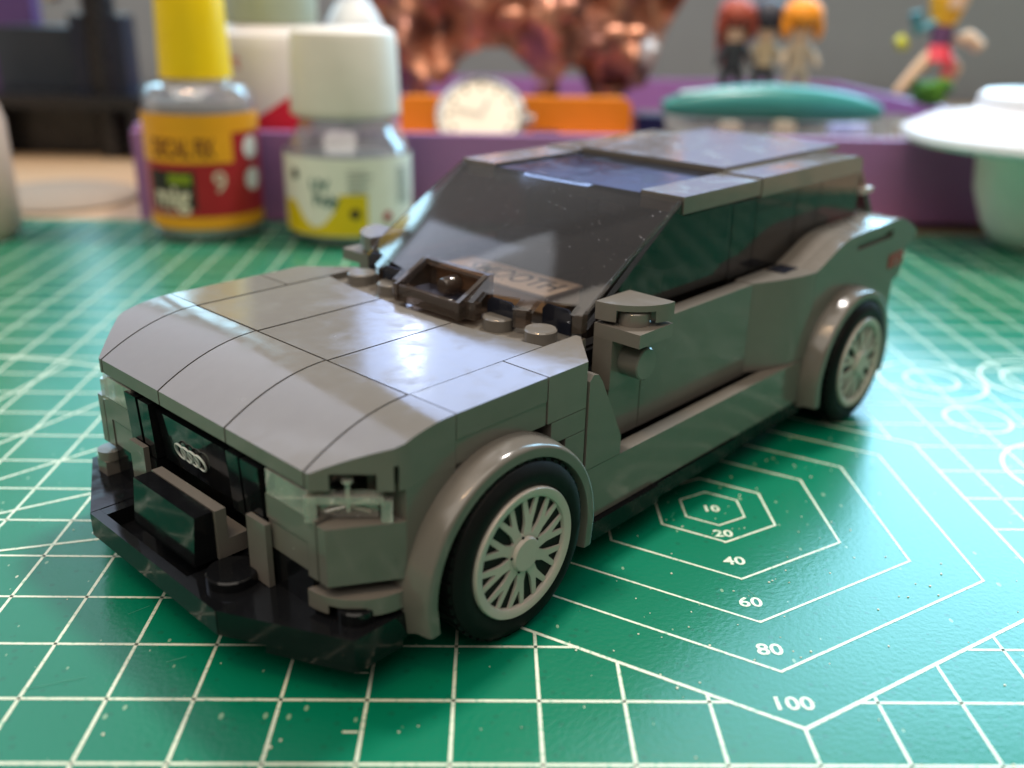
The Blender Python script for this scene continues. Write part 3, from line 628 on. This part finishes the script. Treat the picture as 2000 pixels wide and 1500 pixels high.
# ---- white bottle behind
B3=thing('white_bottle',(-3.6,29.3,.42),0,'large white bottle with grey cap and red triangle between the two small bottles','bottle')
WHP=matte('white_bottle_plastic',(.62,.57,.54),.35)
lathe('bottle_body',[(1.9,0),(2.35,.1),(2.4,.4),(2.4,5.2),(2.2,5.7),(1.6,6.0),(1.5,6.05)],WHP,B3)
lathe('cap',[(1.6,6.05),(1.62,8.5),(1.5,8.7),(.001,8.7)],matte('grey_green_cap_plastic',(.30,.34,.26),.35),B3)
text('lettering','mart',.75,bend(0,0,2.42,-.62,4.85,1),matte('red_print',(.55,.10,.08)),B3,.01)
bandpatch('red_triangle',0,0,2.415,-.85,.7,.3,1.0,matte('crimson_print',(.55,.012,.03)),B3,16,lambda t:1.9+2.3*t)
B4=thing('nozzle_bottle',(-.95,31.5,.42),0,'slim white bottle with a pale nozzle behind the cream cap','bottle')
lathe('bottle_body',[(1.1,0),(1.3,.2),(1.3,5.6),(.9,6.4),(.55,6.9)],matte('white_slim_plastic',(.60,.62,.62),.3),B4); lathe('nozzle',[(.5,6.9),(.42,9.2),(.001,9.2)],matte('pale_blue_nozzle',(.50,.54,.62),.3),B4)
# ---- wrist watch, orange ruler, small parts
WT=thing('pocket_watch',(3.98,29.3,2.6),0,'round cream faced metal watch propped up against the orange bar','watch')
STEEL=plastic('steel',(.45,.44,.42),.25,.5,0,4,.05,metal=.9)
bm=bmesh.new(); a_lathe(bm,[(1.25,.25),(1.3,.15),(1.28,-.05),(1.1,-.12),(1.08,-.02)],(0,0,1.05),'y',48); link('case',bm,STEEL,WT,0)
bm=bmesh.new(); a_lathe(bm,[(1.1,.02),(1.1,0),(.001,0)],(0,-.06,1.05),'y',48); link('dial',bm,matte('cream_dial',(.70,.62,.48),.35),WT,0)
for k in range(12):
    a=2*PI*k/12; bm=bmesh.new(); a_box(bm,.9*math.cos(a)-.05,.9*math.cos(a)+.05,-.10,-.07,1.05+.9*math.sin(a)-.05,1.05+.9*math.sin(a)+.05); link('hour_mark',bm,DK,WT,0)
for a,l in ((1.2,.55),(2.9,.8)): bm=bmesh.new(); a_tube(bm,[(0,-.12,1.05),(l*math.cos(a),-.12,1.05+l*math.sin(a))],.025,6); link('hand',bm,STEEL,WT,0)
bm=bmesh.new(); a_lathe(bm,[(.13,1.25),(.15,1.5),(.001,1.52)],(0,0.1,0),'x',16); 
for v in bm.verts: v.co.z+=1.05
link('crown',bm,STEEL,WT,0)
bm=bmesh.new(); a_prism(bm,[(0,0),(0,1.25),(.12,1.38),(8.9,1.48),(9.2,1.3),(9.2,.1),(9.0,0)],'y',0,.9)
o=tag(link('craft_knife_case',bm,matte('orange_plastic',(.75,.23,.01),.35),None,.08),'flat orange plastic bar lying behind the cream faced watch','tool case'); o.location=(.75,31.2,2.42)
B5=thing('tray_insert',(-.5,28.6,.45),R(3.4),'pale pink shallow box in the tray below the watch and orange bar','box')
tb('box_body',0,11.4,0,5.5,0,1.75,matte('pink_card',(.46,.20,.34),.5),B5,.1); tb('box_lid',.1,11.3,.1,5.4,1.76,1.95,matte('pink_lid_card',(.50,.28,.36),.4),B5,.05)
o=tb('ink_bottle_cap',9.9,11.0,29.5,30.7,2.45,3.45,matte('dark_blue_plastic',(.012,.015,.06),.3),None,.2); tag(o,'small dark blue cap beside the end of the orange bar','cap')
o=tb('black_clip',6.0,7.0,29.6,30.4,2.42,2.75,matte('black_plastic',(.01,.01,.02),.3),None,.1); tag(o,'small black clip lying right of the watch','clip')
WT.scale=(1.36,)*3; WT.rotation_euler.x=R(-40); WT.location.z=2.15
# ---- clear parts box with teal knife handle
CB=thing('parts_box',(11.3,28.2,.45),R(3),'low milky clear parts box under the teal tool','box')
tb('box_body',0,12.3,0,8,0,1.9,matte('milky_plastic',(.34,.30,.29),.3),CB,.12); tb('box_lid',-.05,12.35,-.05,8.05,1.92,2.5,glass('lid_clear_plastic',(.7,.7,.68),.12,.05,(.55,.50,.46),.5),CB,.1)
for k,(x,y,c) in enumerate(((2.2,1.0,(.5,.42,.33)),(4.5,1.5,(.55,.47,.36)),(6.4,.8,(.45,.50,.85)),(7.2,1.0,(.55,.6,.9)),(9.3,1.4,(.5,.45,.38)),(10.8,2.2,(.45,.25,.2)))):
    bm=bmesh.new(); a_box(bm,x-.35,x+.35,y-.3,y+.3,2.52,2.86); link('small_part',bm,matte('part_plastic',c,.2),CB,.06)
TK=thing('modelling_knife',(11.2,31.4,2.98),R(-1),'long teal oval handled tool lying on the clear box','tool')
bm=bmesh.new(); pts=[(i/20*8.7,0,.62+.30*math.sin(PI*i/20)**.8-.02*i/20) for i in range(21)]; a_tube(bm,pts,[.12+.62*math.sin(PI*min(1,max(0,(i+.3)/20.6)))**.45 for i in range(21)],16)
for v in bm.verts: v.co.z=.62+(v.co.z-.62)*.95
link('handle',bm,matte('teal_plastic',(.035,.22,.20),.3),TK,0)
bm=bmesh.new(); a_tube(bm,[(.6,-.25,1.15),(4.4,-.2,1.42),(5.2,-.1,1.25)],[.12,.22,.1],10); link('grip_inlay',bm,matte('pale_teal_plastic',(.18,.45,.45),.3),TK,0)
# ---- hammered copper stand
def copper():
    m,t,b=nt('hammered_copper'); v=coords(t,(1,1,1)); b.inputs['Metallic'].default_value=.8; b.inputs['Roughness'].default_value=.42
    n=t.nodes.new('ShaderNodeTexNoise'); n.inputs['Scale'].default_value=.55; n.inputs['Detail'].default_value=6; t.links.new(v,n.inputs[0]); cr=t.nodes.new('ShaderNodeMapRange'); cr.inputs[1].default_value=.38; cr.inputs[2].default_value=.64; t.links.new(n.outputs[0],cr.inputs[0])
    mx=t.nodes.new('ShaderNodeMix'); mx.data_type='RGBA'; mx.inputs[6].default_value=(.15,.065,.055,1); mx.inputs[7].default_value=(.66,.30,.18,1); t.links.new(cr.outputs[0],mx.inputs[0]); t.links.new(mx.outputs[2],b.inputs['Base Color'])
    vo=t.nodes.new('ShaderNodeTexVoronoi'); vo.inputs['Scale'].default_value=.4; t.links.new(v,vo.inputs[0])
    bp=t.nodes.new('ShaderNodeBump'); bp.inputs['Distance'].default_value=.10; t.links.new(vo.outputs['Distance'],bp.inputs['Height']); t.links.new(bp.outputs[0],b.inputs['Normal']); return m
COP=thing('copper_ornament',(5.3,36.5,.45),0,'large crumpled copper ornament standing on curved legs in the tray','ornament')
bm=bmesh.new(); NX,NZ=60,36; gg={}
def cop(u,v):   # u across, v up ; outline narrows towards the foot, arch cut below
    hw=5.2+2.7*v**.7; x=u*hw; z=2.6+6.2*v
    y=-.9*math.cos(u*2.1)+.55*math.sin(x*1.9+v*3)+.20*math.sin(x*2.3-z*1.7)+.35*math.sin(z*1.5+x*.6+1)+.10*math.sin(x*5.1+z*3.3)*math.sin(z*4.3-x*1.1)
    return x,y,z
for i in range(NX+1):
    for j in range(NZ+1):
        x,y,z=cop(-1+2*i/NX,j/NZ)
        for k,dy in ((0,0),(1,.35)): gg[i,j,k]=bm.verts.new((x,y+dy,z))
def keep(i,j):
    x,y,z=cop(-1+2*(i+.5)/NX,(j+.5)/NZ); 
    return not ((abs(x+.9)<2.25 and z<5.1-.42*(x+.9)**2*.9) or (abs(x-2.6)<.9 and z<4.3-1.5*(x-2.6)**2) or (z<3.05+.5*math.sin(x*1.3)))
for i in range(NX):
    for j in range(NZ):
        if not keep(i,j): continue
        bm.faces.new((gg[i,j,0],gg[i+1,j,0],gg[i+1,j+1,0],gg[i,j+1,0])); bm.faces.new((gg[i,j,1],gg[i,j+1,1],gg[i+1,j+1,1],gg[i+1,j,1]))
        for di,dj,e in ((-1,0,((i,j),(i,j+1))),(1,0,((i+1,j+1),(i+1,j))),(0,-1,((i+1,j),(i,j))),(0,1,((i,j+1),(i+1,j+1)))):
            a,b=i+di,j+dj
            if a<0 or a>=NX or b<0 or b>=NZ or not keep(a,b):
                p,q=e; bm.faces.new((gg[(*p,0)],gg[(*p,1)],gg[(*q,1)],gg[(*q,0)]))
bmesh.ops.delete(bm,geom=[v for v in bm.verts if not v.link_faces],context='VERTS')
COPM=copper(); link('copper_sheet',bm,COPM,COP,0,smooth=60)
for x in (-4.4,4.6,1.6): bm=bmesh.new(); a_tube(bm,[(x,0,0),(x*.98,-.2,1.5),(x*.95,0,3.4)],[.45,.35,.6],12); link('leg',bm,COPM,COP,0)
for k in range(6): 
    bm=bmesh.new(); x=random.uniform(-5.5,5.5); z=random.uniform(4.8,7.5); a_ball(bm,(x,-1.35,z),random.uniform(.35,.7),(1.3,.5,.8),2); link('boss',bm,COPM,COP,0)
# ---- small figures
SK=matte('figure_skin',(.62,.42,.28),.5)
def figure(name,loc,label,hair,top,bot,sc=1,hat=None,long=False,group='collectable figures behind the teal tool'):
    f=thing(name,loc,0,label,'figurine',group); f.scale=(sc,)*3
    M1,M2,M3=matte('figure_hair',hair,.5),matte('figure_top',top,.5),matte('figure_trousers',bot,.5)
    bm=bmesh.new()   # one continuous body grown round a skeleton
    js=[((0,0,1.05),.30),((0,0,1.5),.33),((0,0,1.78),.16),((0,0,2.3),.5)]
    for s in (-1,1): js+=[((s*.2,0,.95),.2),((s*.24,0,.5),.18),((s*.25,-.05,.1),.16),((s*.28,0,1.62),.15),((s*.5,-.08,1.35),.12),((s*.55,-.22,1.05),.11)]
    me=bpy.data.meshes.new('body'); me.from_pydata([p for p,_ in js],[(0,1),(1,2),(2,3),(0,4),(4,5),(5,6),(1,7),(7,8),(8,9),(0,10),(10,11),(11,12),(1,13),(13,14),(14,15)],[])
    o=bpy.data.objects.new('body',me); COL.objects.link(o); md=o.modifiers.new('s','SKIN')
    for v,(p,r) in zip(me.skin_vertices[0].data,js): v.radius=(r,r*.85)
    me.skin_vertices[0].data[0].use_root=True; o.modifiers.new('u','SUBSURF').levels=2
    bpy.context.view_layer.update(); nm=bpy.data.meshes.new_from_object(o.evaluated_get(bpy.context.evaluated_depsgraph_get())); o.modifiers.clear(); o.data=nm; o.parent=f
    for m in (SK,M2,M3): nm.materials.append(m)
    for p in nm.polygons:
        p.use_smooth=True; z=p.center.z; p.material_index=2 if z<1.05 else (1 if z<1.75 else 0)
    bm=bmesh.new(); a_ball(bm,(0,.08,2.55),.62,(1,.95,.8),3); 
    if long: a_ball(bm,(0,.35,1.75),.5,(1.1,.5,1.9),2)
    for s in (-1,1): a_ball(bm,(s*.5,-.02,2.2),.22,(.7,.8,1.8),2)
    link('hair',bm,M1,f,0)
    for s in (-1,1): bm=bmesh.new(); a_ball(bm,(s*.17,-.44,2.28),.08,(.8,.4,1.2),2); link('eye',bm,DK,f,0)
    bm=bmesh.new(); a_lathe(bm,[(.7,0),(.7,.06),(.001,.06)],(0,0,-.02),'z',24); link('stand_disc',bm,matte('figure_stand',(.03,.03,.035),.3),f,0)
    return f
ST=thing('figure_shelf',(13.2,35.2,.45),0,'low grey box carrying the three small figures','box'); tb('shelf_body',0,5.8,0,3.4,0,3.0,matte('dark_grey_box_card',(.06,.05,.075)),ST,.08)
figure('figurine',(15.0,36.3,3.47),'small long red haired figure in black dress, leftmost on the shelf',(.33,.06,.03),(.03,.035,.04),(.02,.02,.025),1.4,long=True)
figure('figurine',(16.45,36.6,3.47),'small dark haired figure in cream between the red haired and orange haired ones',(.03,.03,.04),(.50,.40,.25),(.03,.03,.035),1.4)
figure('figurine',(17.7,35.7,3.47),'small orange haired figure with black and cream clothes, rightmost on the shelf',(.75,.26,.01),(.48,.38,.26),(.45,.38,.28),1.42)
F4=thing('posed_figure',(24.3,36.8,3.4),0,'colourful posed figure with yellow hair on a leafy green base at the upper right','figurine')
bm=bmesh.new()
for i in range(26): a=i*2.4; a_ball(bm,(.9*math.cos(a)*random.random(),.7*math.sin(a),.15+.8*random.random()),.38,(1,1,.8),1)
link('leafy_base',bm,matte('leaf_green',(.07,.22,.01),.6),F4,0,smooth=0)
def limb(nm,pts,rs,c): bm=bmesh.new(); a_tube(bm,pts,rs,12); link(nm,bm,matte(nm+'_paint',c,.5),F4,0)
limb('leg',[(-.3,0,2.1),(-.9,-.1,1.5),(-1.7,-.2,.5)],[.34,.28,.18],(.62,.42,.26)); limb('leg',[(.3,0,2.1),(.9,0,1.6),(.6,0,.7)],[.34,.28,.2],(.60,.38,.22))
limb('skirt',[(0,0,1.9),(0,0,2.4),(0,0,2.7)],[.75,.5,.35],(.55,.03,.05)); limb('torso',[(0,0,2.5),(0,0,3.1),(.1,0,3.7)],[.4,.5,.3],(.10,.04,.10))
limb('hair',[(.2,.1,5.2),(.1,.1,4.5),(0,.1,3.4)],[.6,.85,.5],(.80,.42,.02)); limb('head',[(.2,-.5,4.1),(.2,-.5,4.6)],[.4,.45],(.62,.42,.28))
limb('arm',[(-.4,0,3.5),(-1.1,0,3.1),(-1.3,0,3.9)],[.2,.22,.3],(.05,.22,.25)); limb('sash',[(.6,0,2.8),(1.2,0,2.9),(1.8,0,2.5)],[.2,.35,.3],(.62,.45,.30)); limb('flower',[(-1.9,0,2.5),(-1.6,0,2.7)],[.3,.35],(.45,.45,.03)); limb('ribbon',[(.3,-.4,1.2),(.4,-.4,1.9)],[.25,.35],(.62,.12,.12))
# ---- white lidded cup at the right edge
CU=thing('lidded_cup',(22.6,23.9,0),0,'white plastic cup with wide flat lid cut off by the right edge','cup')
WP=matte('white_cup_plastic',(.74,.76,.80),.22); 
lathe('cup_body',[(.7,.02),(1.0,.15),(1.45,.8),(1.85,1.9),(2.0,3.2),(2.0,3.4)],matte('cream_cup_plastic',(.90,.87,.80),.3),CU)
lathe('lid',[(3.1,3.30),(4.35,3.42),(4.5,3.58),(4.45,3.80),(3.6,4.22),(2.55,4.40),(2.3,4.55),(2.25,4.95),(2.05,5.08),(.001,5.1)],WP,CU)
# ---- left background: monitor stand, speaker, bottle, purple book
SB=matte('black_stand_plastic',(.012,.012,.014),.25); 
MS=thing('monitor_stand',(-16.2,40.5,-.3),0,'glossy black monitor riser standing on the bare desk at the left','stand')
tb('stand_top',-4.2,4.3,-1.2,6,2.45,3.0,SB,MS,.1); tb('stand_back',-3.6,3.0,1.0,2,0,2.44,SB,MS,.05); tb('leg',-4.0,-3.4,-1,1.0,0,2.44,SB,MS,.05); tb('leg',3.2,3.6,-1,1.0,0,2.44,SB,MS,.05)
SP=thing('desk_speaker',(-18.0,43,2.72),0,'dark blue grey box standing on the black riser','speaker')
bm=bmesh.new(); a_box(bm,-2.2,2.2,-.5,3,0,2.9); link('speaker_body',bm,matte('slate_fabric',(.028,.037,.052),.7),SP,.5)
PB=thing('purple_folder',(-21.9,46,-.3),0,'tall purple folder standing at the far left behind the riser','folder')
tb('cover',-2.4,2.3,0,1.0,0,16,matte('violet_card',(.085,.045,.16),.6),PB,.08); tb('spine',-3.4,-2.45,-.1,1.1,0,16,matte('plum_card',(.12,.045,.12),.6),PB,.08)
BP=thing('black_lamp_post',(-14.3,41,-.3),0,'dark upright post with a knob behind the yellow capped bottle','post')
bm=bmesh.new(); a_tube(bm,[(0,0,0),(0,0,20)],.75,16); link('post',bm,SB,BP,0); tb('clamp',-1.3,1.2,-.5,1.2,2.2,6.6,matte('navy_plastic',(.008,.012,.025),.3),BP,.2)
bm=bmesh.new(); a_ball(bm,(-1.8,-.6,7.6),.5,(1,1,1),3); link('knob',bm,STEEL,BP,0)
PL=thing('pale_bottle',(-13.05,22.6,0),0,'blurred beige bottle cut off by the left edge','bottle')
lathe('bottle_body',[(2.0,0),(2.25,.3),(2.25,3.6),(1.7,5.6),(1.2,6.4),(1.1,9)],matte('beige_plastic',(.50,.38,.30),.4),PL)
o=tag(lathe('coaster',[(3.0,-.3),(3.1,-.2),(3.0,-.12),(.001,-.12)],matte('grey_felt',(.28,.22,.16),.8)),'flat grey round coaster on the bare desk at the left','coaster'); o.location=(-12.8,30.5,0)
